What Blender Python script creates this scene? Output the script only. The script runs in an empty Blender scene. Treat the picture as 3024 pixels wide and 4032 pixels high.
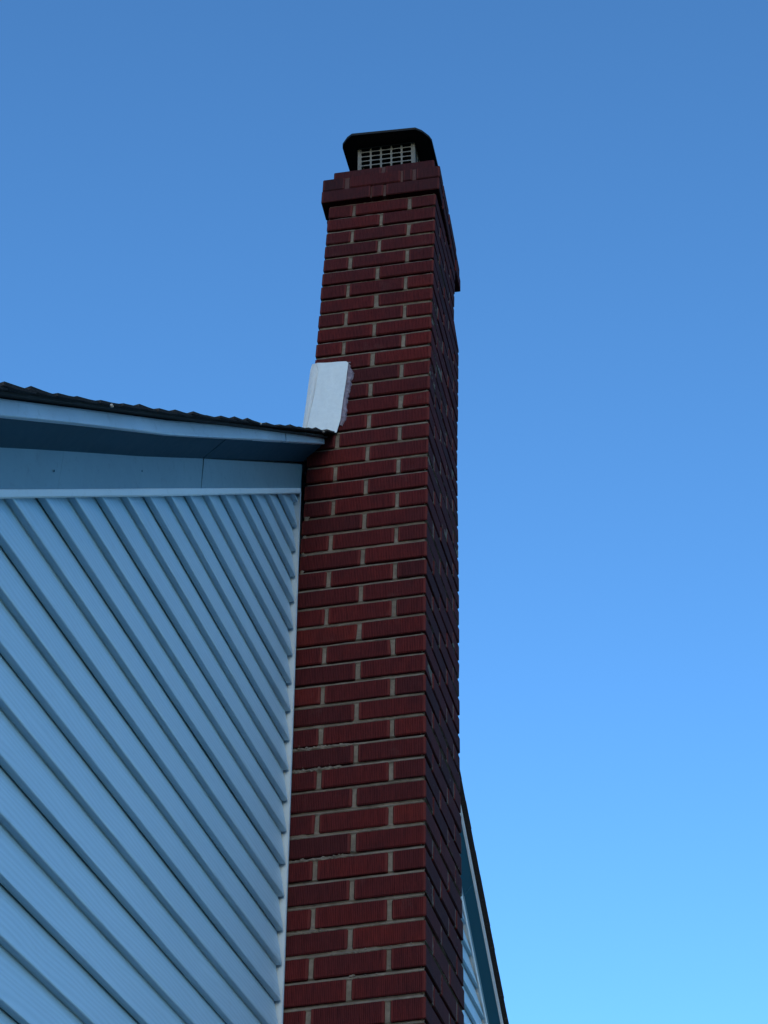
import bpy, bmesh, math, random
from mathutils import Vector, Matrix, noise
random.seed(7)
scene = bpy.context.scene
COL = scene.collection

# ------------------------------------------------------------------ camera
CAM = Vector((-3.92402, -1.23235, -1.48760))
R3 = Matrix(((0.2333, -0.5896, -0.7733), (-0.9724, -0.1445, -0.1831), (-0.0038, 0.7946, -0.6071)))
def rotm(a, b, c):
    return Matrix.Rotation(b, 3, 'Z') @ Matrix.Rotation(a, 3, 'X') @ Matrix.Rotation(c, 3, 'Z')
cam_d = bpy.data.cameras.new('camera')
cam = bpy.data.objects.new('camera', cam_d)
COL.objects.link(cam)
cam.matrix_world = Matrix.Translation(CAM) @ rotm(2.223151, -1.338278, -0.0047937).to_4x4()
cam_d.sensor_fit = 'VERTICAL'
cam_d.sensor_height = 36.0
cam_d.sensor_width = 27.0
cam_d.lens = 36.0 * 6503.446 / 4032.0
cam_d.clip_start = 0.05
cam_d.clip_end = 3000.0
scene.camera = cam

# ------------------------------------------------------------------ sky, sun, exposure
SUN_EL = math.radians(6.0)
SUN_DIR = Vector((-math.cos(SUN_EL) * math.cos(math.radians(12)), -math.cos(SUN_EL) * math.sin(math.radians(12)), math.sin(SUN_EL)))   # towards the sun
world = bpy.data.worlds.new('World')
scene.world = world
world.use_nodes = True
wn = world.node_tree.nodes; wl = world.node_tree.links
wn.clear()
wo = wn.new('ShaderNodeOutputWorld'); bg = wn.new('ShaderNodeBackground'); sky = wn.new('ShaderNodeTexSky')
sky.sky_type = 'NISHITA'
sky.sun_disc = False
sky.sun_elevation = SUN_EL
# blender: rotation 0 puts the sun at +Y, turning clockwise seen from above
sky.sun_rotation = math.atan2(SUN_DIR.x, SUN_DIR.y)
sky.air_density = 1.0; sky.dust_density = 0.3; sky.ozone_density = 3.0; sky.altitude = 100
bg.inputs['Strength'].default_value = 0.10
tint = wn.new('ShaderNodeMix'); tint.data_type = 'RGBA'; tint.blend_type = 'MULTIPLY'; tint.inputs[0].default_value = 1.0
tint.inputs[7].default_value = (1.03, 1.42, 1.74, 1.0)      # deep clear dusk blue
wl.new(sky.outputs[0], tint.inputs[6]); wl.new(tint.outputs[2], bg.inputs['Color']); wl.new(bg.outputs[0], wo.inputs['Surface'])

sun_d = bpy.data.lights.new('sun', 'SUN')
sun_d.energy = 0.5
sun_d.angle = math.radians(25)
sun_d.color = (1.0, 0.97, 0.94)
sun = bpy.data.objects.new('sun', sun_d)
COL.objects.link(sun)
sun.rotation_euler = SUN_DIR.to_track_quat('Z', 'Y').to_euler()
sun.location = (-8, -3, 6)

vs = scene.view_settings
vs.view_transform = 'Standard'; vs.look = 'None'; vs.gamma = 1.0; vs.use_curve_mapping = False
vs.exposure = 1.35
scene.render.film_transparent = False

# ------------------------------------------------------------------ helpers
def obj(name, verts, faces, mats, parent=None, mat_idx=None, attrs=None, smooth=False, fix=False):
    me = bpy.data.meshes.new(name)
    me.from_pydata([tuple(v) for v in verts], [], faces)
    for m in (mats if isinstance(mats, (list, tuple)) else [mats]):
        me.materials.append(m)
    if mat_idx:
        for p, i in zip(me.polygons, mat_idx): p.material_index = i
    if attrs:
        for an, data in attrs.items():
            a = me.attributes.new(an, 'FLOAT_VECTOR', 'POINT')
            for i, v in enumerate(data): a.data[i].vector = v
    if fix:
        bm = bmesh.new(); bm.from_mesh(me)
        bmesh.ops.recalc_face_normals(bm, faces=bm.faces)
        bm.to_mesh(me); bm.free()
    if smooth:
        for p in me.polygons: p.use_smooth = True
    me.update()
    o = bpy.data.objects.new(name, me)
    COL.objects.link(o)
    if parent: o.parent = parent
    return o
def empty(name, loc=(0, 0, 0)):
    o = bpy.data.objects.new(name, None); COL.objects.link(o); o.location = loc
    o.empty_display_size = 0.2
    return o
def lerp(a, b, t): return a + (b - a) * t
def interp(x, xs, ys):
    if x <= xs[0]: return ys[0]
    for i in range(1, len(xs)):
        if x <= xs[i]: return lerp(ys[i - 1], ys[i], (x - xs[i - 1]) / (xs[i] - xs[i - 1]))
    return ys[-1]
def nz(x, y, z, s=1.0): return noise.noise(Vector((x * s, y * s, z * s)))

# chamfered box: 24 vertices, 26 faces
def chambox(lo, hi, b, V, F, xf=None):
    c = [(lo[i] + hi[i]) / 2 for i in range(3)]; h = [(hi[i] - lo[i]) / 2 for i in range(3)]
    b = min(b, h[0] * .45, h[1] * .45, h[2] * .45)
    base = len(V); idx = {}; P = []
    for sx in (-1, 1):
        for sy in (-1, 1):
            for sz in (-1, 1):
                for f in range(3):
                    q = [h[0] - b, h[1] - b, h[2] - b]; q[f] = h[f]
                    s = (sx, sy, sz)
                    idx[(s, f)] = len(P)
                    P.append([c[i] + s[i] * q[i] for i in range(3)])
    S = (-1, 1); faces = []
    for f in range(3):
        o1, o2 = [i for i in range(3) if i != f]
        for s in S:
            k = []
            for a, bb in ((-1, -1), (1, -1), (1, 1), (-1, 1)):
                t = [0, 0, 0]; t[f] = s; t[o1] = a; t[o2] = bb
                k.append(idx[(tuple(t), f)])
            faces.append(k)
    for f in range(3):
        o1, o2 = [i for i in range(3) if i != f]
        for a in S:
            for bb in S:
                t0 = [0, 0, 0]; t0[f] = -1; t0[o1] = a; t0[o2] = bb
                t1 = list(t0); t1[f] = 1
                faces.append([idx[(tuple(t0), o1)], idx[(tuple(t1), o1)], idx[(tuple(t1), o2)], idx[(tuple(t0), o2)]])
    for sx in S:
        for sy in S:
            for sz in S:
                faces.append([idx[((sx, sy, sz), f)] for f in range(3)])
    cv = Vector(c); pv = [Vector(p) for p in P]
    for fc in faces:
        n = (pv[fc[1]] - pv[fc[0]]).cross(pv[fc[2]] - pv[fc[0]])
        m = sum((pv[i] for i in fc), Vector()) / len(fc) - cv
        if n.dot(m) < 0: fc.reverse()
        F.append([base + i for i in fc])
    for p in P: V.append(xf(p) if xf else p)
    return P

# ------------------------------------------------------------------ materials
def new_mat(name):
    m = bpy.data.materials.new(name); m.use_nodes = True
    nt = m.node_tree; b = nt.nodes['Principled BSDF']
    return m, nt, b
def N(nt, t, **k):
    n = nt.nodes.new(t)
    for a, v in k.items():
        if a in n.inputs: n.inputs[a].default_value = v
        else: setattr(n, a, v)
    return n
def ramp(nt, stops, interp_='LINEAR'):
    r = nt.nodes.new('ShaderNodeValToRGB'); r.color_ramp.interpolation = interp_
    e = r.color_ramp.elements
    while len(e) < len(stops): e.new(0.5)
    for el, (p, c) in zip(e, stops):
        el.position = p; el.color = (c[0], c[1], c[2], 1) if len(c) == 3 else c
    return r
def coords(nt, scale=(1, 1, 1)):
    g = nt.nodes.new('ShaderNodeNewGeometry')
    mp = nt.nodes.new('ShaderNodeMapping'); mp.inputs['Scale'].default_value = scale
    nt.links.new(g.outputs['Position'], mp.inputs['Vector'])
    return mp.outputs[0]
def noise_n(nt, vec, scale, detail=4, rough=.55):
    n = nt.nodes.new('ShaderNodeTexNoise'); n.inputs['Scale'].default_value = scale
    n.inputs['Detail'].default_value = detail; n.inputs['Roughness'].default_value = rough
    nt.links.new(vec, n.inputs['Vector']); return n.outputs['Fac']
def bump(nt, b, height, strength, dist, prev=None):
    n = nt.nodes.new('ShaderNodeBump'); n.inputs['Strength'].default_value = strength; n.inputs['Distance'].default_value = dist
    nt.links.new(height, n.inputs['Height'])
    if prev: nt.links.new(prev.outputs[0], n.inputs['Normal'])
    if b is not None: nt.links.new(n.outputs[0], b.inputs['Normal'])
    return n
def math_n(nt, op, a, b_=None, c=None, clamp=False):
    n = nt.nodes.new('ShaderNodeMath'); n.operation = op; n.use_clamp = clamp
    for i, v in enumerate((a, b_, c)):
        if v is None: continue
        if isinstance(v, (int, float)): n.inputs[i].default_value = v
        else: nt.links.new(v, n.inputs[i])
    return n.outputs[0]
def mixc(nt, fac, a, b_, mode='MIX'):
    n = nt.nodes.new('ShaderNodeMix'); n.data_type = 'RGBA'; n.blend_type = mode
    if isinstance(fac, (int, float)): n.inputs[0].default_value = fac
    else: nt.links.new(fac, n.inputs[0])
    for s, v in ((6, a), (7, b_)):
        if isinstance(v, tuple): n.inputs[s].default_value = (v[0], v[1], v[2], 1)
        else: nt.links.new(v, n.inputs[s])
    return n.outputs[2]

# painted sheet metal / vinyl, with slight tonal drift, dirt specks and faint dents
def sheet_mat(name, col, rough=.45, drift=.10, dents=.12, dirt=(.10, .11, .11), dirt_amt=.35, spec=.45):
    m, nt, b = new_mat(name)
    v = coords(nt)
    n1 = noise_n(nt, v, 2.3, 3); n2 = noise_n(nt, v, 38, 5, .7)
    r1 = ramp(nt, [(.3, tuple(c * (1 - drift) for c in col)), (.7, tuple(min(1, c * (1 + drift)) for c in col))])
    nt.links.new(n1, r1.inputs[0])
    r2 = ramp(nt, [(.56, (0, 0, 0)), (.78, (1, 1, 1))]); nt.links.new(n2, r2.inputs[0])
    f = math_n(nt, 'MULTIPLY', r2.outputs[0], dirt_amt)
    nt.links.new(mixc(nt, f, r1.outputs[0], dirt), b.inputs['Base Color'])
    rr = math_n(nt, 'MULTIPLY_ADD', n2, .25, rough - .1); nt.links.new(rr, b.inputs['Roughness'])
    b.inputs['Specular IOR Level'].default_value = spec
    bump(nt, b, noise_n(nt, v, 5.5, 2), dents, .03)
    return m

def siding_mat():
    m, nt, b = new_mat('blue_vinyl_siding')
    # grain stretched along X, with cathedral swirls
    v = coords(nt, (1.1, 6, 16))
    base = noise_n(nt, v, 1.6, 3, .5)
    w = nt.nodes.new('ShaderNodeTexWave'); w.wave_type = 'BANDS'; w.bands_direction = 'Z'
    w.inputs['Scale'].default_value = 2.6; w.inputs['Distortion'].default_value = 9.0
    w.inputs['Detail'].default_value = 2.0; w.inputs['Detail Scale'].default_value = .9
    nt.links.new(coords(nt, (1.3, 3, 9)), w.inputs['Vector'])
    fine = noise_n(nt, coords(nt, (6, 60, 160)), 2.0, 3, .6)
    drift = noise_n(nt, coords(nt), 1.1, 3)
    dirt = noise_n(nt, coords(nt), 23, 6, .7)
    r = ramp(nt, [(.3, (.52, .72, .865)), (.7, (.565, .765, .91))]); nt.links.new(drift, r.inputs[0])
    g = math_n(nt, 'MULTIPLY_ADD', w.outputs['Fac'], .5, math_n(nt, 'MULTIPLY', fine, .6))
    gr = ramp(nt, [(.25, (0, 0, 0)), (.9, (1, 1, 1))]); nt.links.new(g, gr.inputs[0])
    c1 = mixc(nt, math_n(nt, 'MULTIPLY', gr.outputs[0], .45), r.outputs[0], (.36, .56, .67))
    dr = ramp(nt, [(.60, (0, 0, 0)), (.82, (1, 1, 1))]); nt.links.new(dirt, dr.inputs[0])
    c2 = mixc(nt, math_n(nt, 'MULTIPLY', dr.outputs[0], .25), c1, (.26, .34, .40))
    nt.links.new(c2, b.inputs['Base Color'])
    b.inputs['Roughness'].default_value = .36
    b.inputs['Specular IOR Level'].default_value = .85
    h = math_n(nt, 'MULTIPLY_ADD', w.outputs['Fac'], .6, fine)
    b1 = bump(nt, None, h, .30, .0012)
    bump(nt, b, base, .25, .010, b1)
    return m

def brick_mat():
    m, nt, b = new_mat('raked_red_brick')
    at = nt.nodes.new('ShaderNodeAttribute'); at.attribute_name = 'bloc'      # along-face position, half length, random
    sp = nt.nodes.new('ShaderNodeSeparateXYZ'); nt.links.new(at.outputs['Vector'], sp.inputs[0])
    along, half, rnd = sp.outputs
    v = coords(nt)
    g = nt.nodes.new('ShaderNodeNewGeometry'); ps = nt.nodes.new('ShaderNodeSeparateXYZ'); nt.links.new(g.outputs['Position'], ps.inputs[0])
    # base colour per brick
    r = ramp(nt, [(0, (.030, .0075, .009)), (.25, (.043, .008, .009)), (.5, (.057, .0085, .009)), (.75, (.072, .0095, .009)), (1, (.094, .013, .010))])
    nt.links.new(rnd, r.inputs[0])
    big = noise_n(nt, v, 9, 4, .6)
    blot = ramp(nt, [(.40, (0, 0, 0)), (.68, (1, 1, 1))]); nt.links.new(big, blot.inputs[0])
    c = mixc(nt, math_n(nt, 'MULTIPLY', blot.outputs[0], .55), r.outputs[0], (.034, .008, .010))
    # combed vertical grooves
    wob = noise_n(nt, coords(nt, (60, 60, 5)), 1.0, 2)
    gv = math_n(nt, 'MULTIPLY_ADD', along, 2 * math.pi / .0049, math_n(nt, 'MULTIPLY', wob, 3.0))
    groove = math_n(nt, 'SINE', gv)
    gn = noise_n(nt, coords(nt, (190, 190, 22)), 1.0, 3, .7)
    gsum = math_n(nt, 'MULTIPLY_ADD', groove, .19, gn)
    # smooth margin at the vertical brick ends
    ed = math_n(nt, 'SUBTRACT', half, math_n(nt, 'ABSOLUTE', along))
    mar = math_n(nt, 'SUBTRACT', 1.0, math_n(nt, 'DIVIDE', ed, .0085), clamp=True)
    mar = math_n(nt, 'MULTIPLY', mar, 2.2, clamp=True)
    cd = ramp(nt, [(.22, (.52, .50, .54)), (.68, (1.28, 1.24, 1.24))]); nt.links.new(gsum, cd.inputs[0])
    c = mixc(nt, 1.0, c, cd.outputs[0], 'MULTIPLY')
    c = mixc(nt, math_n(nt, 'MULTIPLY', mar, .45), c, (.135, .030, .026))
    # fine grit and pale lime specks
    sp2 = noise_n(nt, v, 210, 3, .7)
    sr = ramp(nt, [(.66, (0, 0, 0)), (.76, (1, 1, 1))]); nt.links.new(sp2, sr.inputs[0])
    c = mixc(nt, math_n(nt, 'MULTIPLY', sr.outputs[0], .25), c, (.12, .08, .08))
    # thin salt bloom in a few patches
    sb = ramp(nt, [(.60, (0, 0, 0)), (.80, (1, 1, 1))]); nt.links.new(noise_n(nt, v, 5.5, 7, .72), sb.inputs[0])
    c = mixc(nt, math_n(nt, 'MULTIPLY', sb.outputs[0], .22), c, (.15, .11, .105))
    # grime: soot blooming from the flue over the top courses, and patchy weathering
    zt = math_n(nt, 'MULTIPLY', math_n(nt, 'SUBTRACT', ps.outputs['Z'], 2.45), 1.25, clamp=True)
    so = math_n(nt, 'MULTIPLY', zt, math_n(nt, 'MULTIPLY_ADD', noise_n(nt, v, 14, 5, .65), 1.6, -.35), clamp=True)
    c = mixc(nt, math_n(nt, 'MULTIPLY', so, .55), c, (.022, .015, .018))
    nt.links.new(c, b.inputs['Base Color'])
    b.inputs['Roughness'].default_value = .82
    b.inputs['Specular IOR Level'].default_value = .10
    hh = math_n(nt, 'MULTIPLY', gsum, math_n(nt, 'SUBTRACT', 1.0, mar))
    b1 = bump(nt, None, hh, .6, .0022)
    bump(nt, b, noise_n(nt, v, 90, 4, .7), .5, .0015, b1)
    return m

def mortar_mat():
    m, nt, b = new_mat('grey_mortar')
    v = coords(nt)
    n = noise_n(nt, v, 26, 6, .7)
    r = ramp(nt, [(.3, (.095, .078, .063)), (.5, (.140, .117, .095)), (.72, (.205, .172, .142))]); nt.links.new(n, r.inputs[0])
    g = nt.nodes.new('ShaderNodeNewGeometry'); ps = nt.nodes.new('ShaderNodeSeparateXYZ'); nt.links.new(g.outputs['Position'], ps.inputs[0])
    red = math_n(nt, 'MULTIPLY', math_n(nt, 'SUBTRACT', ps.outputs['Z'], 2.98), 9.0, clamp=True)   # brick wash on the cap courses
    c = mixc(nt, math_n(nt, 'MULTIPLY', red, .85), r.outputs[0], (.060, .022, .024))
    nt.links.new(c, b.inputs['Base Color'])
    b.inputs['Roughness'].default_value = .92; b.inputs['Specular IOR Level'].default_value = .2
    bump(nt, b, noise_n(nt, v, 160, 5, .75), .7, .003)
    return m

def shingle_mat():
    m, nt, b = new_mat('asphalt_shingle')
    v = coords(nt)
    n = noise_n(nt, v, 260, 2, .8)
    r = ramp(nt, [(.35, (.012, .012, .014)), (.65, (.045, .042, .042))]); nt.links.new(n, r.inputs[0])
    n2 = noise_n(nt, v, 18, 5, .7); r2 = ramp(nt, [(.55, (0, 0, 0)), (.75, (1, 1, 1))]); nt.links.new(n2, r2.inputs[0])
    nt.links.new(mixc(nt, math_n(nt, 'MULTIPLY', r2.outputs[0], .35), r.outputs[0], (.05, .055, .045)), b.inputs['Base Color'])
    b.inputs['Roughness'].default_value = .95; b.inputs['Specular IOR Level'].default_value = .15
    bump(nt, b, n, .6, .003)
    return m

def flashing_mat():
    m, nt, b = new_mat('white_flashing')
    v = coords(nt)
    n = noise_n(nt, v, 60, 6, .72)
    r = ramp(nt, [(.3, (.47, .52, .57)), (.55, (.52, .575, .62)), (.8, (.57, .62, .67))]); nt.links.new(n, r.inputs[0])
    # rusty grey staining along the folded strip at the back
    g = nt.nodes.new('ShaderNodeNewGeometry'); ps = nt.nodes.new('ShaderNodeSeparateXYZ'); nt.links.new(g.outputs['Position'], ps.inputs[0])
    e = math_n(nt, 'MULTIPLY', math_n(nt, 'ADD', ps.outputs['Y'], math_n(nt, 'MULTIPLY_ADD', ps.outputs['Z'], .165, -.289)), 30.0, clamp=True)
    st = math_n(nt, 'MULTIPLY', e, math_n(nt, 'MULTIPLY_ADD', noise_n(nt, v, 40, 5, .7), 1.2, .1), clamp=True)
    c = mixc(nt, math_n(nt, 'MULTIPLY', st, .6), r.outputs[0], (.40, .37, .39))
    sp = noise_n(nt, v, 120, 3, .7); sr = ramp(nt, [(.67, (0, 0, 0)), (.76, (1, 1, 1))]); nt.links.new(sp, sr.inputs[0])
    c = mixc(nt, math_n(nt, 'MULTIPLY', sr.outputs[0], .35), c, (.30, .29, .28))
    nt.links.new(c, b.inputs['Base Color'])
    b.inputs['Roughness'].default_value = .55; b.inputs['Specular IOR Level'].default_value = .4
    bump(nt, b, noise_n(nt, v, 30, 3), .15, .004)
    return m

def simple_mat(name, c1, c2, scale, rough, spec=.3, metal=0, bs=.3, bd=.002, bscale=None):
    m, nt, b = new_mat(name)
    v = coords(nt); n = noise_n(nt, v, scale, 5, .65)
    r = ramp(nt, [(.3, c1), (.7, c2)]); nt.links.new(n, r.inputs[0]); nt.links.new(r.outputs[0], b.inputs['Base Color'])
    b.inputs['Roughness'].default_value = rough; b.inputs['Specular IOR Level'].default_value = spec; b.inputs['Metallic'].default_value = metal
    bump(nt, b, noise_n(nt, v, bscale or scale * 3, 4, .7), bs, bd)
    return m

M_SIDE = siding_mat(); M_BRICK = brick_mat(); M_MORT = mortar_mat(); M_SHING = shingle_mat(); M_FLASH = flashing_mat()
M_CHAN = sheet_mat('grey_blue_channel', (.46, .55, .62), .45, .06, .06, dirt_amt=.15)
M_WHITE = sheet_mat('white_trim_vinyl', (.83, .89, .93), .4, .04, .06, dirt_amt=.15)
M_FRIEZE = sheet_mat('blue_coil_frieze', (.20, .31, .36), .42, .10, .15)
M_COVE = sheet_mat('shade_toned_coil_soffit', (.018, .088, .145), .6, .08, .12, spec=.15, dirt_amt=.1)  # frieze coil darkened: shade of the downward-facing soffit is put into the colour
M_FASCIA = sheet_mat('pale_coil_fascia', (.66, .76, .88), .35, .10, .22, dirt_amt=.25)
M_LID = simple_mat('black_painted_steel', (.0065, .006, .006), (.011, .010, .010), 12, .6, .2)
M_GALV = simple_mat('galvanised_mesh', (.10, .098, .09), (.16, .157, .145), 45, .6, .4, .15)
M_SEAL = simple_mat('old_grey_sealant', (.09, .075, .11), (.22, .19, .24), 60, .75, .35, 0, .7, .004)
M_SOOT = simple_mat('sooty_clay', (.012, .010, .010), (.04, .03, .028), 20, .9)
M_DARK = simple_mat('dark_board', (.03, .03, .032), (.05, .05, .05), 20, .9)
M_NAIL = simple_mat('pale_debris', (.35, .34, .32), (.55, .53, .5), 60, .8)

# ------------------------------------------------------------------ ground
GZ = -3.10
gm, gnt, gb = new_mat('lawn_grass')
gv = coords(gnt)
gr = ramp(gnt, [(.3, (.012, .022, .009)), (.55, (.020, .034, .013)), (.8, (.036, .044, .02))])
gnt.links.new(noise_n(gnt, gv, 3.0, 8, .7), gr.inputs[0]); gnt.links.new(gr.outputs[0], gb.inputs['Base Color'])
gb.inputs['Roughness'].default_value = .95
bump(gnt, gb, noise_n(gnt, gv, 30, 6, .8), 1.0, .05)
V = []; F = []; n = 24; S = 900.0
gco = [math.copysign(abs(t) ** 3, t) * S for t in [i / n * 2 - 1 for i in range(n + 1)]]
for i in range(n + 1):
    for j in range(n + 1): V.append((gco[i], gco[j], GZ))
for i in range(n):
    for j in range(n):
        a = i * (n + 1) + j; F.append((a, a + n + 1, a + n + 2, a + 1))
o = obj('ground', V, F, gm); o['kind'] = 'structure'; o['label'] = 'short green lawn around the house'

# ------------------------------------------------------------------ house
S_ = 0.766                      # roof slope
CL = 1.717                      # lower edge of the rake trim on the left: z = S x + c
CR = 3.400                      # on the right: z = c - S x
XP = (CR - CL) / (2 * S_)       # ridge
XL = -3.15; XR = 2 * XP - XL    # gable wall ends
CHX0 = 0.0; CHX1 = 0.53
HB = 8.0                        # depth of the house
house = empty('house', (XP, HB / 2, GZ))
def hobj(name, *a, **k):
    k['parent'] = house
    o = obj(name, *a, **k)
    o.matrix_parent_inverse = Matrix.Translation(house.location).inverted()
    return o
house['label'] = 'gable-ended house with pale blue clapboard vinyl siding behind the brick chimney'
house['category'] = 'house'

CH = 0.0941                     # course height
Z0 = 0.0731                     # a butt edge on the left siding
# profile of a two-course vinyl panel: (y, z) from the lock at the bottom to the lock at the top
PROF = [(-.0140, .0095), (-.0140, .0008), (-.0152, -.0006), (-.0285, -.0006), (-.0298, .0008), (-.0300, .0026),
        (-.0222, .0480), (-.0142, .0905),
        (-.0141, .0938), (-.0160, .0943), (-.0272, .0943), (-.0288, .0950), (-.0296, .0966), (-.0298, .0998),
        (-.0220, .1430), (-.0122, .1890), (-.0112, .1995)]
def siding(xa_fn, xb_fn, zlo, zhi, name, label):
    V = []; F = []
    j = math.floor((zlo - Z0) / CH); j -= j % 2
    while Z0 + j * CH < zhi:
        zb = Z0 + j * CH
        nseg = 18
        rows = []
        for (y, dz) in PROF:
            z = zb + dz; xa = xa_fn(z); xb = xb_fn(z)
            row = []
            if xb - xa > .0005:
                for s in range(nseg + 1):
                    x = lerp(xa, xb, s / nseg)
                    wz = nz(x * .9 + 7, j * 3.1, 0) * .0022; wy = nz(x * 1.6, j * 1.7, 5) * .0012
                    row.append(len(V)); V.append((x, y + wy, z + wz))
            rows.append(row)
        for a, b in zip(rows, rows[1:]):
            if len(a) and len(b):
                for s in range(nseg): F.append((a[s], a[s + 1], b[s + 1], b[s]))
        j += 2
    o = hobj(name, V, F, M_SIDE)
    o['label'] = label
    return o
xlc = lambda z: max(XL, (z - (CL + .012)) / S_)
xrc = lambda z: min(XR, ((CR + .012) - z) / S_)
siding(lambda z: xlc(z), lambda z: -.013, GZ + .25, 1.80, 'siding', 'blue siding left of the chimney')
siding(lambda z: CHX1 + .012, lambda z: xrc(z), GZ + .25, 2.70, 'siding', 'blue siding right of the chimney')

# sheathing behind the siding and the other three walls
V = []; F = []
def prism(poly, y0, y1, V, F):
    b = len(V); n = len(poly)
    for p in poly: V.append((p[0], y0, p[1]))
    for p in poly: V.append((p[0], y1, p[1]))
    F.append([b + i for i in range(n)]); F.append([b + n + i for i in reversed(range(n))])
    for i in range(n): F.append((b + i, b + n + i, b + n + (i + 1) % n, b + (i + 1) % n))
gable = [(XL, GZ), (XR, GZ), (XR, CR - S_ * XR + .16), (XP, CL + S_ * XP + .16), (XL, CL + S_ * XL + .16)]
prism(gable, 0.0, .12, V, F)
prism(gable, HB - .12, HB, V, F)
zE = CL + S_ * XL + .10
for x0, x1 in ((XL, XL + .12), (XR - .12, XR)):
    prism([(x0, GZ), (x1, GZ), (x1, zE), (x0, zE)], .1205, HB - .1205, V, F)
hobj('wall', V, F, M_FRIEZE, fix=True)

# foundation strip
V = []; F = []
prism([(XL - .02, GZ - .1), (XR + .02, GZ - .1), (XR + .02, GZ + .24), (XL - .02, GZ + .24)], -.008, .06, V, F)
hobj('foundation', V, F, M_MORT, fix=True)

# vertical J-channels beside the chimney
def jchan(x, sgn, ztop, name, label):
    # x: lip edge nearest the brick; the channel opens away from it
    prof = [(0, -.0360), (0, -.004), (-.034, -.004), (-.034, -.0055), (-.0016, -.0055), (-.0016, -.0345), (-.0075, -.0345), (-.0085, -.0352), (-.0075, -.0362)]
    V = []; F = []; zs = [GZ + .26 + i * (ztop - GZ - .26) / 60 for i in range(61)]
    n = len(prof)
    for z in zs:
        for (dx, y) in prof:
            V.append((x + sgn * dx + nz(0, 3, z, .8) * .0015, y + nz(4, 0, z, .9) * .0012, z))
    for i in range(60):
        for k in range(n):
            k2 = (k + 1) % n
            F.append((i * n + k, i * n + k2, (i + 1) * n + k2, (i + 1) * n + k))
    o = hobj(name, V, F, M_CHAN, fix=True); o['label'] = label
jchan(-.001, 1, 1.72, 'corner_channel', 'white channel between siding and brick')
jchan(CHX1 - .003, -1, 2.42, 'corner_channel', 'white channel right of the chimney')

# rake assembly: white trim, frieze board, sloping soffit, fascia; each follows z = side-line + c
def sag(x): return interp(x, [-2.2, -1.7, -1.25, -.7, -.2, .03], [-.004, -.004, -.007, .004, .013, .017])
def rake_strip(name, prof, x0, x1, side, mat, label=None, seams=(), wav=.0012, sagf=None, seamw=.0016):
    """prof: list of (y, c) going round the section; side -1 left rake, +1 right rake"""
    big = max(seamw, key=seamw.get) if isinstance(seamw, dict) else (seams[0] if seams else 1e9)
    xs = sorted([x0, x1] + [s for s in seams if x0 < s < x1])
    V = []; F = []
    for pi, (xa, xb) in enumerate(zip(xs, xs[1:])):
        a = xa + (seamw.get(xa, .0016) if isinstance(seamw, dict) else seamw) * (1 if pi else 0); b = xb
        nn = max(6, int((b - a) / .05))
        base = len(V); n = len(prof)
        for i in range(nn + 1):
            x = lerp(a, b, i / nn)
            for k, (y, c) in enumerate(prof):
                line = CL + S_ * x if side < 0 else CR - S_ * x
                w = nz(x * 1.4, k * .25 + (9 if xa >= big else 0), side * 3.0) * wav
                dz = sagf(x) if sagf else 0
                V.append((x, y + w - (.0010 if xa >= big else 0), line + c + dz + w * .8))
        for i in range(nn):
            for k in range(n):
                k2 = (k + 1) % n
                F.append((base + i * n + k, base + i * n + k2, base + (i + 1) * n + k2, base + (i + 1) * n + k))
        F.append([base + k for k in range(n)]); F.append([base + nn * n + k for k in reversed(range(n))])
    o = hobj(name, V, F, mat, fix=True)
    if label: o['label'] = label
    return o
XB = XL - .28      # eave end of the rake
JT = [(-.0350, -.002), (-.0372, .002), (-.0372, .017), (-.0350, .020), (-.006, .020), (-.006, .017), (-.031, .015), (-.031, .0005)]
FR = [(-.0265, .0205), (-.0275, .118), (-.001, .118), (-.001, .0205)]
CO = [(-.0270, .1185), (-.0885, .1722), (-.0885, .177), (-.0270, .1245)]
FA = [(-.0880, .1707), (-.0985, .1715), (-.1002, .1745), (-.0992, .181), (-.0958, .208), (-.0935, .2130), (-.0900, .2130), (-.0885, .1707)]
rake_strip('rake_trim', JT, XL, -.012, -1, M_WHITE, 'white strip along the top of the left siding', wav=.0022)
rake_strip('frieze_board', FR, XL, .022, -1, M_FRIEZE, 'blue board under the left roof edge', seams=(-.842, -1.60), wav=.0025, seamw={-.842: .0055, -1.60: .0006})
rake_strip('soffit', CO, XL - .1, .026, -1, M_COVE, 'blue sloping soffit left of the chimney, shade put into its colour', seams=(-.848, -1.60), wav=.002, sagf=lambda x: sag(x) * .6, seamw={-.848: .0055, -1.60: .0005})
rake_strip('fascia', FA, XB, .028, -1, M_FASCIA, 'pale metal fascia left of the chimney', seams=(-.385,), wav=.0035, sagf=sag, seamw=.0065)
JTr = JT; FRr = FR
COr = [(-.0270, .1185), (-.0695, .1705), (-.0695, .175), (-.0270, .1245)]
FAr = [(y + .019, c) for y, c in FA]
rake_strip('rake_trim', JTr, CHX1 + .01, XR, 1, M_WHITE, 'white strip along the top of the right siding')
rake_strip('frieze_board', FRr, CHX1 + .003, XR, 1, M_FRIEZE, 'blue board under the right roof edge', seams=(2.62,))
rake_strip('soffit', COr, CHX1 + .003, XR + .1, 1, M_COVE, 'blue sloping soffit right of the chimney, shade put into its colour', seams=(2.62,))
rake_strip('fascia', FAr, CHX1 + .003, XR + .28, 1, M_FASCIA, 'pale metal fascia right of the chimney', seams=(2.1,))

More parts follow.
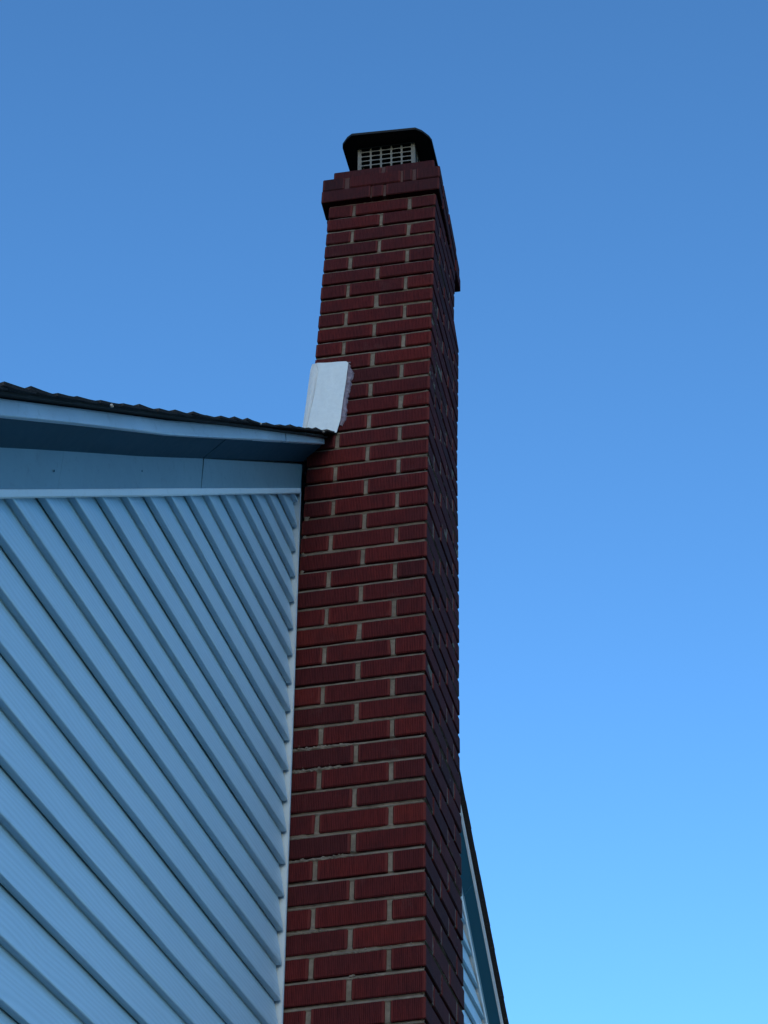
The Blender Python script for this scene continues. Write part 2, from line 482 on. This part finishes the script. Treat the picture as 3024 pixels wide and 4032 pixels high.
# roof: deck + overlapping shingle courses with ragged rake edges
roof_z = lambda x: min(CL + S_ * x, CR - S_ * x)
V = []; F = []
CT = .2135
DT = .005
def deck(xa, xb, y0, y1):
    za, zb = roof_z(xa) + CT, roof_z(xb) + CT
    prism([(xa, za), (xb, zb), (xb, zb + DT), (xa, za + DT)], y0, y1, V, F)
deck(XB, .020, -.112, HB + .15); deck(.0205, CHX1, -.034, HB + .15); deck(CHX1 + .0005, XP, -.09, HB + .15); deck(XP + .0005, XR + .28, -.078, HB + .15)
roof = hobj('roof', V, F, M_DARK, fix=True)
def rchild(name, *a, **k):
    o = obj(name, *a, **k); o.parent = roof; return o
V = []; F = []
L = math.hypot(1, S_)
EXPO = .118
def course(xb_low, side, y_edge, flat=1.0):
    """one shingle course, lower end at x = xb_low, running along +Y from a ragged edge"""
    dirx = 1 if side < 0 else -1           # uphill direction in x
    ys = [y_edge + random.uniform(-.006, .006) * (flat ** 3.5)]
    ys += [ys[0] + .018, ys[0] + .05]
    y = ys[-1]
    while y < HB + .15:
        y += random.uniform(.15, .34); ys.append(min(y, HB + .16))
    curl = random.uniform(-.002, .0065); up = random.uniform(0, .003)
    for q in range(len(ys) - 1):
        ya, yb = ys[q] + (.0012 if q > 2 else 0), ys[q + 1]
        low = random.choice((0, 0, .005)) if q > 1 else random.uniform(-.004, .006) * (flat ** 3)
        ta = (.0102 + up) * flat + (random.uniform(0, .004) if q > 1 else 0)
        secs = []
        for (yy, cv) in ((ya, curl if q == 0 else (curl * .3 if q == 1 else 0)), (yb, curl * .3 if q == 0 else 0)):
            sec = []
            for (s, h) in ((-low, .004), (-low, ta), (EXPO * .5, ta * .72), (EXPO, .007), (EXPO + .02, .0045), (EXPO + .02, .001), (EXPO * .5, .0015)):
                hh = h + cv * max(0, 1 - max(s, 0) / EXPO)
                x = xb_low + dirx * s / L
                sec.append((x, yy, roof_z(x) + CT + DT + hh + (sag(x) * .5 if side < 0 else 0)))
            secs.append(sec)
        b = len(V); n = 7
        for sec in secs: V.extend(sec)
        for k in range(n):
            k2 = (k + 1) % n
            F.append((b + k, b + k2, b + n + k2, b + n + k))
        F.append([b + k for k in reversed(range(n))]); F.append([b + n + k for k in range(n)])
step = EXPO / L
x = .0205 - step
while x > XB - .03: course(x, -1, -.127 if x < -.25 else -.127 - (x + .25) * .04); x -= step
x = .0205
while x < XP - .03: course(x, -1, -.03 if x < CHX1 else -.105); x += step
x = XR + .30
while x > XP + .03: course(x, 1, -.100, .62); x -= step
rchild('shingles', V, F, M_SHING, fix=True)
# ridge cap
V = []; F = []; y = -.10
while y < HB + .1:
    for s in (-1, 1):
        pts = []
        for yy, h in ((y, .034), (y + .16, .022)):
            for d, dh in ((0, 0), (.11, 0), (.11, .008), (0, .008)):
                pts.append((XP + s * d, yy, CL + S_ * XP + CT + DT + h - S_ * d + dh))
        b = len(V); V += pts
        F += [(b, b + 1, b + 5, b + 4), (b + 3, b + 2, b + 6, b + 7), (b, b + 1, b + 2, b + 3), (b + 4, b + 5, b + 6, b + 7), (b + 1, b + 2, b + 6, b + 5)]
    y += .14
rchild('ridge_cap', V, F, M_SHING, fix=True)

# small lumps helper
def lump(c, r, V, F, seed=0, sq=(1, 1, 1)):
    bm = bmesh.new(); bmesh.ops.create_icosphere(bm, subdivisions=2, radius=1)
    b = len(V); bm.verts.ensure_lookup_table()
    for v in bm.verts:
        k = 1 + .45 * nz(v.co.x * 1.3 + seed, v.co.y * 1.3, v.co.z * 1.3)
        V.append((c[0] + v.co.x * r * k * sq[0], c[1] + v.co.y * r * k * sq[1], c[2] + v.co.z * r * k * sq[2]))
    for f in bm.faces: F.append([b + v.index for v in f.verts])
    bm.free()
for i, (x, c) in enumerate(((-1.62, .222), (-.70, .232), (-.085, .236))):
    V = []; F = []
    lump((x, -.128, roof_z(x) + c - .008), .0040, V, F, i * 5.3, (1.2, .9, .8))
    rchild('roofing_nail', V, F, M_NAIL)

for x, c in ((-1.215, .072), (-1.63, .066)):
    V = []; F = []
    lump((x, -.0285, CL + S_ * x + c), .0021, V, F, x * 9, (1, .5, 1.4))
    hobj('nail_head', V, F, M_COVE)

# gutters and eave fascia on the two long sides
for sx in (-1, 1):
    xe = XB if sx < 0 else XR + .28
    V = []; F = []
    z0 = roof_z(xe) + .04
    prism([(xe, z0), (xe + sx * .018, z0), (xe + sx * .018, z0 + .155), (xe, z0 + .155)], -.08, HB + .1, V, F)
    xw = XL if sx < 0 else XR
    prism([(xw - sx * .0, z0 + .002), (xe, z0 + .002), (xe, z0 + .012), (xw - sx * .0, z0 + .012)], -.02, HB + .05, V, F)
    hobj('eave_board', V, F, M_FASCIA, fix=True)

# ------------------------------------------------------------------ chimney
TX, TY = .0143651, -.0266887
OFFZ = [0.0, .27, .54, .81, 1.08, 1.35, 1.62, 1.90, 2.17, 2.44, 2.71, 3.0]
OFFV = [-.005, -.003, 0, .003, .006, .007, .005, .004, .002, -.003, -.007, -.012]
MOD = .0677
def dfm(p):
    x, y, z = p
    zc = max(z, 0.0)
    k = -.025 + .034 * min(zc, 3.2)
    if z > 3.035: y = y + x * .034          # the crown sits slightly askew on the stack
    th = interp(zc, [1.35, 1.85, 2.15, 3.0], [0, .008, .021, .027])
    return (TX * zc + x, -.397 + interp(zc, OFFZ, OFFV) + TY * zc + y + x * th, z + k * y)
chim = empty('chimney', (.25, -.2, GZ))
chim['label'] = 'tall red brick chimney rising beside the blue siding past the roof edge'
chim['category'] = 'chimney'
def cobj(name, *a, parent=None, **k):
    o = obj(name, *a, **k); o.parent = parent or chim
    o.matrix_parent_inverse = Matrix.Translation(chim.location).inverted(); return o

BS, BHd, JO = .1930, .0905, .0130      # stretcher, header, joint
W1, W2, D = .5025, .3990, .4000         # lower width, upper width, depth
BV = []; BF = []; BA = []
def brick(x0, x1, y0, y1, z0, z1, axis, rnd, cham=.0022, jit=.0011):
    """axis 0: the long run of the visible face is x, 1: y (the other face gets its own coordinate)"""
    j = [random.uniform(-jit, jit) for _ in range(6)]
    lo = [x0 + j[0], y0 + j[1], z0 + j[2] * .8]; hi = [x1 + j[3], y1 + j[4], z1 + j[5] * .8]
    b0 = len(BV)
    ry = random.uniform(-.006, .006); cx, cy = (x0 + x1) / 2, (y0 + y1) / 2; rz = random.uniform(-.004, .004)
    def xf(p):
        dx, dy = p[0] - cx, p[1] - cy
        return dfm((p[0] - dy * rz, p[1] + dx * rz, p[2] + dx * ry * .5 + dy * ry * .7))
    P = chambox(lo, hi, cham * random.uniform(.7, 1.7), BV, BF, xf)
    if random.random() < .16:                     # a chipped corner
        c8 = random.randrange(8); cen = sum((Vector(v) for v in BV[b0:]), Vector()) / 24
        for i in range(3):
            v = Vector(BV[b0 + c8 * 3 + i]); BV[b0 + c8 * 3 + i] = tuple(v + (cen - v).normalized() * random.uniform(.002, .006))
    # vertices come in triples: 0 belongs to the x-faces, 1 to the y-faces, 2 to the z-faces
    for i, p in enumerate(P):
        if i % 3 == 0: BA.append((p[1] - cy, (hi[1] - lo[1]) / 2, rnd))
        elif i % 3 == 1: BA.append((p[0] - cx, (hi[0] - lo[0]) / 2, rnd))
        else: BA.append((p[1] - cy, (hi[1] - lo[1]) / 2, rnd))
def brnd(k):
    r = random.betavariate(5.5, 4.6)
    return min(1, max(0, r))
def ring(k, W, zz=None, h=None, ox=0.0):
    z0 = MOD * k if zz is None else zz; z1 = z0 + (MOD - .0125 if h is None else h)
    even = k % 2 == 0
    # front face (y = 0), running along x
    segs = []
    x = 0.0
    half5 = W > .45
    if even: lens = [BS, BS, BHd] if half5 else [BS, BS]
    else: lens = [BHd, BS, BS] if half5 else [BHd, BS, BHd]
    xs = []
    for l in lens: xs.append((x, x + l)); x += l + JO
    for i, (a, b) in enumerate(xs):
        wd = BHd
        if b - a < .1 and i in (0, len(xs) - 1): wd = BS      # a header end belongs to a brick running back
        brick(a, b, 0, wd, z0, z1, 0, brnd(k))
    # left face (x = 0)
    if even: ys = [(BHd + JO, BHd + JO + BS)]
    else: ys = []
    for a, b in ys: brick(0, BHd, a, b, z0, z1, 1, brnd(k))
    # back row
    if even: ls = [BS, BS, BHd] if half5 else [BS, BS]
    else: ls = [BHd, BS, BS] if half5 else [BHd, BS, BHd]
    x = 0.0
    yb = D
    for i, l in enumerate(ls):
        wd = BHd
        if l < .1 and i in (0, len(ls) - 1): wd = BS
        if even and wd == BS: wd = BHd          # leave room: front brick already runs back
        brick(x, x + l, yb - wd, yb, z0, z1, 0, brnd(k)); x += l + JO
    # right face
    if half5 and even: pass
    ra = W - BHd
    front_long = (xs[-1][1] - xs[-1][0] < .1)
    a = (BS if front_long else BHd) + JO
    b = D - BHd - JO if not (not even and ls[-1] < .1) else D - BS - JO
    if b - a > .03: brick(ra, W, a, b, z0, z1, 1, brnd(k))
k0 = int(math.floor(GZ / MOD)) + 1
for k in range(k0, 45):
    if k < 40: ring(k, W1)
    elif k == 40:
        ring(k, W2)
    else: ring(k, W2)
# mortar: cores with a worked, uneven face, a little behind the brick
MV = []; MF = []
def slob(y, z):
    s = 0
    for (kk, ya, yb, amt) in ((12, .22, .40, .0065), (11, .24, .40, .0065), (7, .2, .40, .0045), (4, .28, .40, .004), (3, .12, .25, .003), (8, .33, .4, .004)):
        zj = kk * MOD - .006
        if abs(z - zj) < .012 and ya < y < yb: s = max(s, amt * (.75 + 1.1 * nz(y * 130, z * 130, kk)))
    return s
def mface(pt, nu, nv, u_of, v_of, inset_fn):
    b = len(MV)
    for i in range(nu + 1):
        for j in range(nv + 1):
            u, v = u_of(i), v_of(j)
            MV.append(dfm(pt(u, v, inset_fn(u, v))))
    for i in range(nu):
        for j in range(nv):
            a = b + i * (nv + 1) + j
            MF.append((a, a + 1, a + nv + 2, a + nv + 1))
JH = .0125
def ins(u, v, flush=.0072):
    t = ((v + JH) % MOD) / JH
    b = .0030 + .0120 * min(1, t) ** 2.0 if t <= 1.0 else flush      # struck joints: deep under the brick above
    return b + .0016 * nz(u * 30, v * 30, 2.2) + .0012 * nz(u * 110, v * 110, 7)
zlo, zmid = GZ, -.15
def core(x1w, z0, z1, dz, du, fancy):
    nv = max(1, int((z1 - z0) / dz)); nu = max(1, int(D / du)); nw = max(1, int(x1w / du))
    vz = lambda j: lerp(z0, z1, j / nv)
    mface(lambda u, v, i: (i, min(max(u, .004), D - .004), v), nu, nv, lambda i: D * i / nu, vz, (lambda u, v: ins(u, v) - slob(u, v)) if fancy else (lambda u, v: .008))
    mface(lambda u, v, i: (min(max(u, .004), x1w - .004), i, v), nw, nv, lambda i: x1w * i / nw, vz, (lambda u, v: ins(u + 5, v, .0020)) if fancy else (lambda u, v: .008))
    mface(lambda u, v, i: (x1w - i, u, v), max(1, nu // 3), max(1, nv // 3), lambda i: lerp(.004, D - .004, i / max(1, nu // 3)), lambda j: lerp(z0, z1, j / max(1, nv // 3)), lambda u, v: .006)
    mface(lambda u, v, i: (u, D - i, v), max(1, nw // 3), max(1, nv // 3), lambda i: lerp(.004, x1w - .004, i / max(1, nw // 3)), lambda j: lerp(z0, z1, j / max(1, nv // 3)), lambda u, v: .006)
core(W1, zlo, zmid, .06, .06, False)
core(W1, zmid, 40 * MOD - .004, .0036, .0070, True)
core(W2, 40 * MOD - .004, 45 * MOD, .0036, .0070, True)
# shoulder where the stack narrows: sloped cut bricks
SV = []; SF = []
def wedge(y0, y1, z0, z1):
    b = len(BV)
    pts = [(W2 - .002, y0, z0 + .001), (W1 - .002, y0, z0 + .001), (W1 - .002, y0, z0 + .012), (W2 - .002, y0, z1)]
    for yy in (y0, y1):
        for p in pts: BV.append(dfm((p[0], yy, p[2]))); BA.append((p[0] - .45, .05, .45))
    BF.extend([(b, b + 1, b + 2, b + 3), (b + 7, b + 6, b + 5, b + 4), (b, b + 4, b + 5, b + 1), (b + 1, b + 5, b + 6, b + 2), (b + 2, b + 6, b + 7, b + 3), (b + 3, b + 7, b + 4, b)])
wedge(0, BHd, 40 * MOD, 41 * MOD); wedge(BHd + .004, 2 * BHd, 40 * MOD, 41 * MOD); wedge(2 * BHd + .004, 3 * BHd, 40 * MOD, 41 * MOD); wedge(3 * BHd + .004, D, 40 * MOD, 41 * MOD)
# mortar smears and crumbs squeezed out beside the siding
for i in range(46):
    z = random.choice([random.uniform(1.46, 1.74), random.uniform(1.30, 1.50)])
    y = -.397 + D + TY * z - random.uniform(.002, .014) - .0
    lump((TX * z + .004, y, z), random.uniform(.003, .0075), MV, MF, i * 3.7, (.5, 1, 1.3))
for (kk, ya, yb, cnt) in ((12, .20, .38, 30), (11, .27, .38, 16), (7, .22, .36, 14), (3, .02, .2, 10), (2, .1, .3, 10)):
    for i in range(cnt):
        y = random.uniform(ya, yb); z = kk * MOD - JO / 2 + random.uniform(-.005, .004)
        p = dfm((0.003, y, z)); lump(p, random.uniform(.0016, .0042), MV, MF, i * 2.1 + kk, (.6, 1.2, .8))
allV = BV + MV; allF = BF + [[i + len(BV) for i in f] for f in MF]
mi = [0] * len(BF) + [1] * len(MF)
attr = BA + [(0, 0, 0)] * len(MV)
stack = cobj('brick_stack', allV, allF, [M_BRICK, M_MORT], mat_idx=mi, attrs={'bloc': attr})

# corbelled crown: two projecting courses and one set back on top
BV = []; BF = []; BA = []; MV = []; MF = []
OV = .0165
ZA = 45 * MOD - .002; HA = .0605; ZB = ZA + HA + .0035; ZC = ZB + HA + .0035
def crown_course(z, h, ov, left, front, dark=()):
    x0, x1, y0, y1 = -ov, (W1 + ov if ov > 0 else W1 - .03), -ov, D + (ov + .008 if ov > 0 else ov - .004)
    # left face: segments from the outer corner back
    y = y0
    for i, (l, g) in enumerate(left):
        yb = min(y + l, y1)
        if i == len(left) - 1: yb = y1
        brick(x0, x0 + .09, y, yb, z, z + h, 1, dark[i] if i < len(dark) else brnd(0), cham=.0028, jit=.0018)
        y = yb + g
    x = x0 + .098
    for i, (l, g) in enumerate(front):
        xb = x1 if i == len(front) - 1 else min(x + l, x1)
        brick(x, xb, y0, y0 + .09, z, z + h, 0, brnd(0), cham=.0028, jit=.0018)
        brick(x, xb, y1 - .09, y1, z, z + h, 0, brnd(0), cham=.0028, jit=.0018)
        x = xb + g
    brick(x1 - .09, x1, y0 + .10, y1 - .10, z, z + h, 1, brnd(0), cham=.0028, jit=.0018)
    b = len(MV)
    bi = .0075
    lo = (x0 + bi, y0 + bi, z + .003); hi = (x1 - bi, y1 - bi, z + h + .002)
    nn = 46
    for (fx, fy) in (((lo[0], lo[1]), (lo[0], hi[1])), ((lo[0], lo[1]), (hi[0], lo[1])), ((hi[0], lo[1]), (hi[0], hi[1])), ((lo[0], hi[1]), (hi[0], hi[1]))):
        b = len(MV)
        for i in range(nn + 1):
            for j in range(9):
                px, py = lerp(fx[0], fy[0], i / nn), lerp(fx[1], fy[1], i / nn); pz = lerp(lo[2], hi[2], j / 8)
                w = nz(px * 40, py * 40, pz * 40) * .0015
                MV.append(dfm((px + w, py + w, pz)))
        for i in range(nn):
            for j in range(8):
                a = b + i * 9 + j; MF.append((a, a + 1, a + 10, a + 9))
    b = len(MV)
    for zz in (lo[2], hi[2]):
        for px, py in ((lo[0], lo[1]), (hi[0], lo[1]), (hi[0], hi[1]), (lo[0], hi[1])): MV.append(dfm((px, py, zz)))
    MF.extend([(b, b + 3, b + 2, b + 1), (b + 4, b + 5, b + 6, b + 7)])
crown_course(ZA, HA, OV, [(.200, .009), (.043, .004), (.2, 0)], [(.19, .01), (.11, .01), (.1, .01)], (.25, .35, .3))
crown_course(ZB, HA, OV, [(.088, .013), (.037, .007), (.196, .015), (.09, 0)], [(.13, .01), (.19, .01), (.1, .01)], (.35, .2, .55, .0))
crown_course(ZC, .0585, -.006, [(.186, .017), (.1975, 0)], [(.1, .01), (.19, .01)], (.3, .4))
allV = BV + MV; allF = BF + [[i + len(BV) for i in f] for f in MF]
crown = cobj('corbelled_crown', allV, allF, [M_BRICK, M_MORT], mat_idx=[0] * len(BF) + [1] * len(MF), attrs={'bloc': BA + [(0, 0, 0)] * len(MV)})
crown['label'] = 'projecting brick courses at the chimney top'

# flue tile inside the cap
ZT = ZC + .0585
V = []; F = []
def dz_cap(x, y): return -.11 * (y + .285)     # the top leans: outer side lower, away from the house higher
def box8(lo, hi, V, F, f=lambda p: p):
    b = len(V)
    for z in (lo[2], hi[2]):
        for x, y in ((lo[0], lo[1]), (hi[0], lo[1]), (hi[0], hi[1]), (lo[0], hi[1])): V.append(f((x, y, z)))
    F.extend([(b + 3, b + 2, b + 1, b), (b + 4, b + 5, b + 6, b + 7), (b, b + 1, b + 5, b + 4), (b + 1, b + 2, b + 6, b + 5), (b + 2, b + 3, b + 7, b + 6), (b + 3, b, b + 4, b + 7)])
capf = lambda p: (p[0], p[1], p[2] + .10 * (p[1] + .285))
gx0, gx1, gy0, gy1 = .140, .395, -.3965, -.1735
for (a, b_) in (((gx0 + .012, gy0 + .012), (gx1 - .012, gy0 + .03)), ((gx0 + .012, gy1 - .03), (gx1 - .012, gy1 - .012)), ((gx0 + .012, gy0 + .0305), (gx0 + .03, gy1 - .0305)), ((gx1 - .03, gy0 + .0305), (gx1 - .012, gy1 - .0305))):
    box8((a[0], a[1], 3.20), (b_[0], b_[1], 3.335), V, F, capf)
cobj('flue_tile', V, F, M_SOOT)

# chimney cap: flat black lid with clipped corners, drop edge, and a slotted guard
cap = empty('chimney_cap', (0, 0, 0)); cap.parent = chim; cap.matrix_parent_inverse = Matrix.Translation(chim.location).inverted()
LZ = 3.468
outer = [(.074, -.414), (.066, -.169), (.079, -.148), (.108, -.122), (.124, -.1175), (.425, -.112), (.456, -.122), (.470, -.150), (.476, -.405), (.468, -.440), (.4623, -.4552), (.141, -.4635), (.121, -.457), (.091, -.436)]
cx, cy = .268, -.288
V = []; F = []
n = len(outer)
def ringpts(s, z):
    for (x, y) in outer: V.append(capf((cx + (x - cx) * s, cy + (y - cy) * s, z)))
ringpts(.992, LZ - .009)     # 0 drop edge bottom, inside
ringpts(1.0, LZ - .009)      # 1
ringpts(1.004, LZ + .001)    # 2
ringpts(.985, LZ + .006)     # 3
ringpts(.55, LZ + .022)      # 4
ringpts(.05, LZ + .030)      # 5
ringpts(.985, LZ + .001)     # 6 underside
ringpts(.5, LZ + .002)       # 7
ringpts(.05, LZ + .002)      # 8
def band(a, b):
    for i in range(n): F.append((a * n + i, a * n + (i + 1) % n, b * n + (i + 1) % n, b * n + i))
band(0, 1); band(1, 2); band(2, 3); band(3, 4); band(4, 5); band(0, 6); band(6, 7); band(7, 8)
F.append([5 * n + i for i in range(n)]); F.append([8 * n + i for i in range(n)])
lid = obj('lid', V, F, M_LID, parent=cap, fix=True)
def guard_face(p0, p1, z0, z1, nc, nr, V, F, mrg=.011, bar=.0064, inward=(0, 0)):
    """slotted sheet between plan points p0 and p1"""
    L_ = math.hypot(p1[0] - p0[0], p1[1] - p0[1]); ux, uy = (p1[0] - p0[0]) / L_, (p1[1] - p0[1]) / L_
    cw = (L_ - 2 * mrg) / nc; chh = (z1 - z0) / nr
    def P(u, z, d=0): return capf((p0[0] + ux * u + inward[0] * d, p0[1] + uy * u + inward[1] * d, z))
    for c in range(nc):
        for r in range(nr):
            ua, ub = mrg + c * cw, mrg + (c + 1) * cw; za, zb = z0 + r * chh, z0 + (r + 1) * chh
            hw, hh = (cw - bar) / 2, (chh - bar * .80) / 2
            um, zm = (ua + ub) / 2, (za + zb) / 2; rr = min(hh * .6, .0048)
            inner = []
            for (sx, sz, a0) in ((1, 1, 0), (-1, 1, 90), (-1, -1, 180), (1, -1, 270)):
                for t in (0, 30, 60, 90):
                    a = math.radians(a0 + t)
                    inner.append((um + sx * (hw - rr) + rr * math.cos(a), zm + sz * (hh - rr) + rr * math.sin(a)))
            outr = []
            for (sx, sz, q) in ((1, 1, ((1, 0), (1, .6), (.6, 1), (0, 1))), (-1, 1, ((0, 1), (-.6, 1), (-1, .6), (-1, 0))), (-1, -1, ((-1, 0), (-1, -.6), (-.6, -1), (0, -1))), (1, -1, ((0, -1), (.6, -1), (1, -.6), (1, 0)))):
                pass
            for (u, z) in inner:
                # push out to the cell border
                du, dz = u - um, z - zm
                k = 1 / max(abs(du) / (cw / 2), abs(dz) / (chh / 2))
                outr.append((um + du * k, zm + dz * k))
            m = len(inner)
            for d in (0, .0015):
                b = len(V)
                for (u, z) in outr: V.append(P(u, z, d))
                for (u, z) in inner: V.append(P(u, z, d))
                for i in range(m): F.append((b + i, b + (i + 1) % m, b + m + (i + 1) % m, b + m + i))
            b1, b2 = b - 2 * m, b
            for i in range(m): F.append((b1 + m + i, b1 + m + (i + 1) % m, b2 + m + (i + 1) % m, b2 + m + i))
            # corner fill of the rectangular cell
            for sx, sz in ((1, 1), (-1, 1), (-1, -1), (1, -1)):
                cnr = (um + sx * cw / 2, zm + sz * chh / 2)
                near = sorted(range(m), key=lambda i: (outr[i][0] - cnr[0]) ** 2 + (outr[i][1] - cnr[1]) ** 2)[:2]
                if abs(near[0] - near[1]) in (1, m - 1):
                    b = len(V); V.extend([P(*cnr), P(*outr[near[0]]), P(*outr[near[1]])]); F.append((b, b + 1, b + 2))
    for (ua, ub) in ((0, mrg), (L_ - mrg, L_)):
        b = len(V)
        V.extend([P(ua, z0), P(ub, z0), P(ub, z1), P(ua, z1), P(ua, z0, .0015), P(ub, z0, .0015), P(ub, z1, .0015), P(ua, z1, .0015)])
        F.extend([(b, b + 1, b + 2, b + 3), (b + 4, b + 5, b + 6, b + 7), (b, b + 3, b + 7, b + 4), (b + 1, b + 2, b + 6, b + 5)])
gz0, gz1 = 3.338 - .0265 * 2 + .004, LZ - .001
V = []; F = []
guard_face((gx0, gy0), (gx0, gy1), gz0, gz1, 5, 7, V, F, inward=(1, 0))
guard_face((gx0 + .002, gy0), (gx1 - .002, gy0), gz0, gz1, 6, 7, V, F, inward=(0, 1))
guard_face((gx1, gy0), (gx1, gy1), gz0, gz1, 5, 7, V, F, inward=(-1, 0))
guard_face((gx0 + .002, gy1), (gx1 - .002, gy1), gz0, gz1, 6, 7, V, F, inward=(0, -1))
obj('mesh_guard', V, F, M_GALV, parent=cap)

# white flashing on the chimney side at the roof edge
GR = 10
left = [(-.0526, 2.2801), (-.0464, 2.259), (-.0397, 2.184), (-.0320, 2.095), (-.0234, 2.0116), (-.019, 1.965)]
crease = [(-.0680, 2.2775), (-.0746, 2.238), (-.0690, 2.190), (-.0590, 2.110), (-.0421, 2.010), (-.036, 1.955)]
rightp = [(-.1715, 2.2640), (-.1785, 2.2560), (-.1724, 2.175), (-.1604, 2.074), (-.1550, 2.010), (-.1424, 1.960)]
V = []; F = []; rows = 26
def col(cur, t):
    i = t * (len(cur) - 1); a = min(int(i), len(cur) - 2); f = i - a
    return lerp(cur[a][0], cur[a + 1][0], f), lerp(cur[a][1], cur[a + 1][1], f)
XF = .0185
for r in range(rows + 1):
    t = r / rows
    L0, C0, R0 = col(left, t), col(crease, t), col(rightp, t)
    for q in range(4):
        f = q / 4; V.append((XF - .0005 + (1 - f) * .012 * (0.35 + t * .65) + (.006 * min(1, t * 2) if q == 3 else 0), lerp(L0[0], C0[0], f), lerp(L0[1], C0[1], f)))
    V.append((XF + .0145 * min(1, t * 2.2), C0[0], C0[1]))
    for q in range(1, 13):
        f = (q - .8) / 11.2; y, z = lerp(C0[0], R0[0], f), lerp(C0[1], R0[1], f)
        V.append((XF - .0015 - .0035 * math.sin(f * math.pi) * t + nz(y * 25, z * 12, 1) * .002, y, z))
nc = 17
for r in range(rows):
    for c in range(nc - 1):
        a = r * nc + c; F.append((a, a + 1, a + nc + 1, a + nc))
nV = len(V)
for v in list(V): V.append((v[0] + .0022, v[1], v[2]))
for f in list(F): F.append(tuple(i + nV for i in reversed(f)))
bd = [r * nc for r in range(rows + 1)] + [rows * nc + c for c in range(1, nc)] + [r * nc + nc - 1 for r in range(rows - 1, -1, -1)] + [c for c in range(nc - 2, 0, -1)]
for i in range(len(bd)):
    a, b = bd[i], bd[(i + 1) % len(bd)]; F.append((a, b, b + nV, a + nV))
fl = cobj('flashing', V, F, M_FLASH, fix=True)
fl['label'] = 'white metal flashing plate bent against the brick'
# sealant smeared beside and above it
V = []; F = []
edge_in = [(-.168, 2.262), (-.176, 2.245), (-.168, 2.175), (-.160, 2.110), (-.156, 2.073), (-.154, 2.02), (-.150, 1.995)]
edge_out = [(-.176, 2.262), (-.196, 2.215), (-.188, 2.180), (-.186, 2.146), (-.176, 2.106), (-.175, 2.03), (-.160, 1.990)]
rows = 60
for r in range(rows + 1):
    t = r / rows; a, b = col(edge_in, t), col(edge_out, t)
    w = nz(t * 14, 0, 3) * .006 + nz(t * 45, 0, 9) * .004
    for q in range(6):
        f = q / 5; y = lerp(a[0], b[0] - w, f); z = lerp(a[1], b[1], f)
        V.append((.0315 - .006 - .0035 * (1 - f * f) + nz(y * 120, z * 120, 4) * .003 + (.006 if q == 5 else 0), y, z))
for r in range(rows):
    for c in range(5):
        i = r * 6 + c; F.append((i, i + 1, i + 7, i + 6))
for r in range(31):
    t = r / 30; y = lerp(-.05, -.185, t); zt = lerp(2.2795, 2.263, t)
    for q in range(3):
        V.append((.0265 - .002 * (q == 1) + nz(y * 150, q, 2) * .0015 + (.004 if q == 2 else 0), y, zt + (q - .6) * .0045 + (nz(y * 80, 0, q) * .004 if q == 2 else 0)))
b0 = (rows + 1) * 6
for r in range(30):
    for c in range(2):
        i = b0 + r * 3 + c; F.append((i, i + 3, i + 4, i + 1))
o = obj('sealant', V, F, M_SEAL, parent=fl)
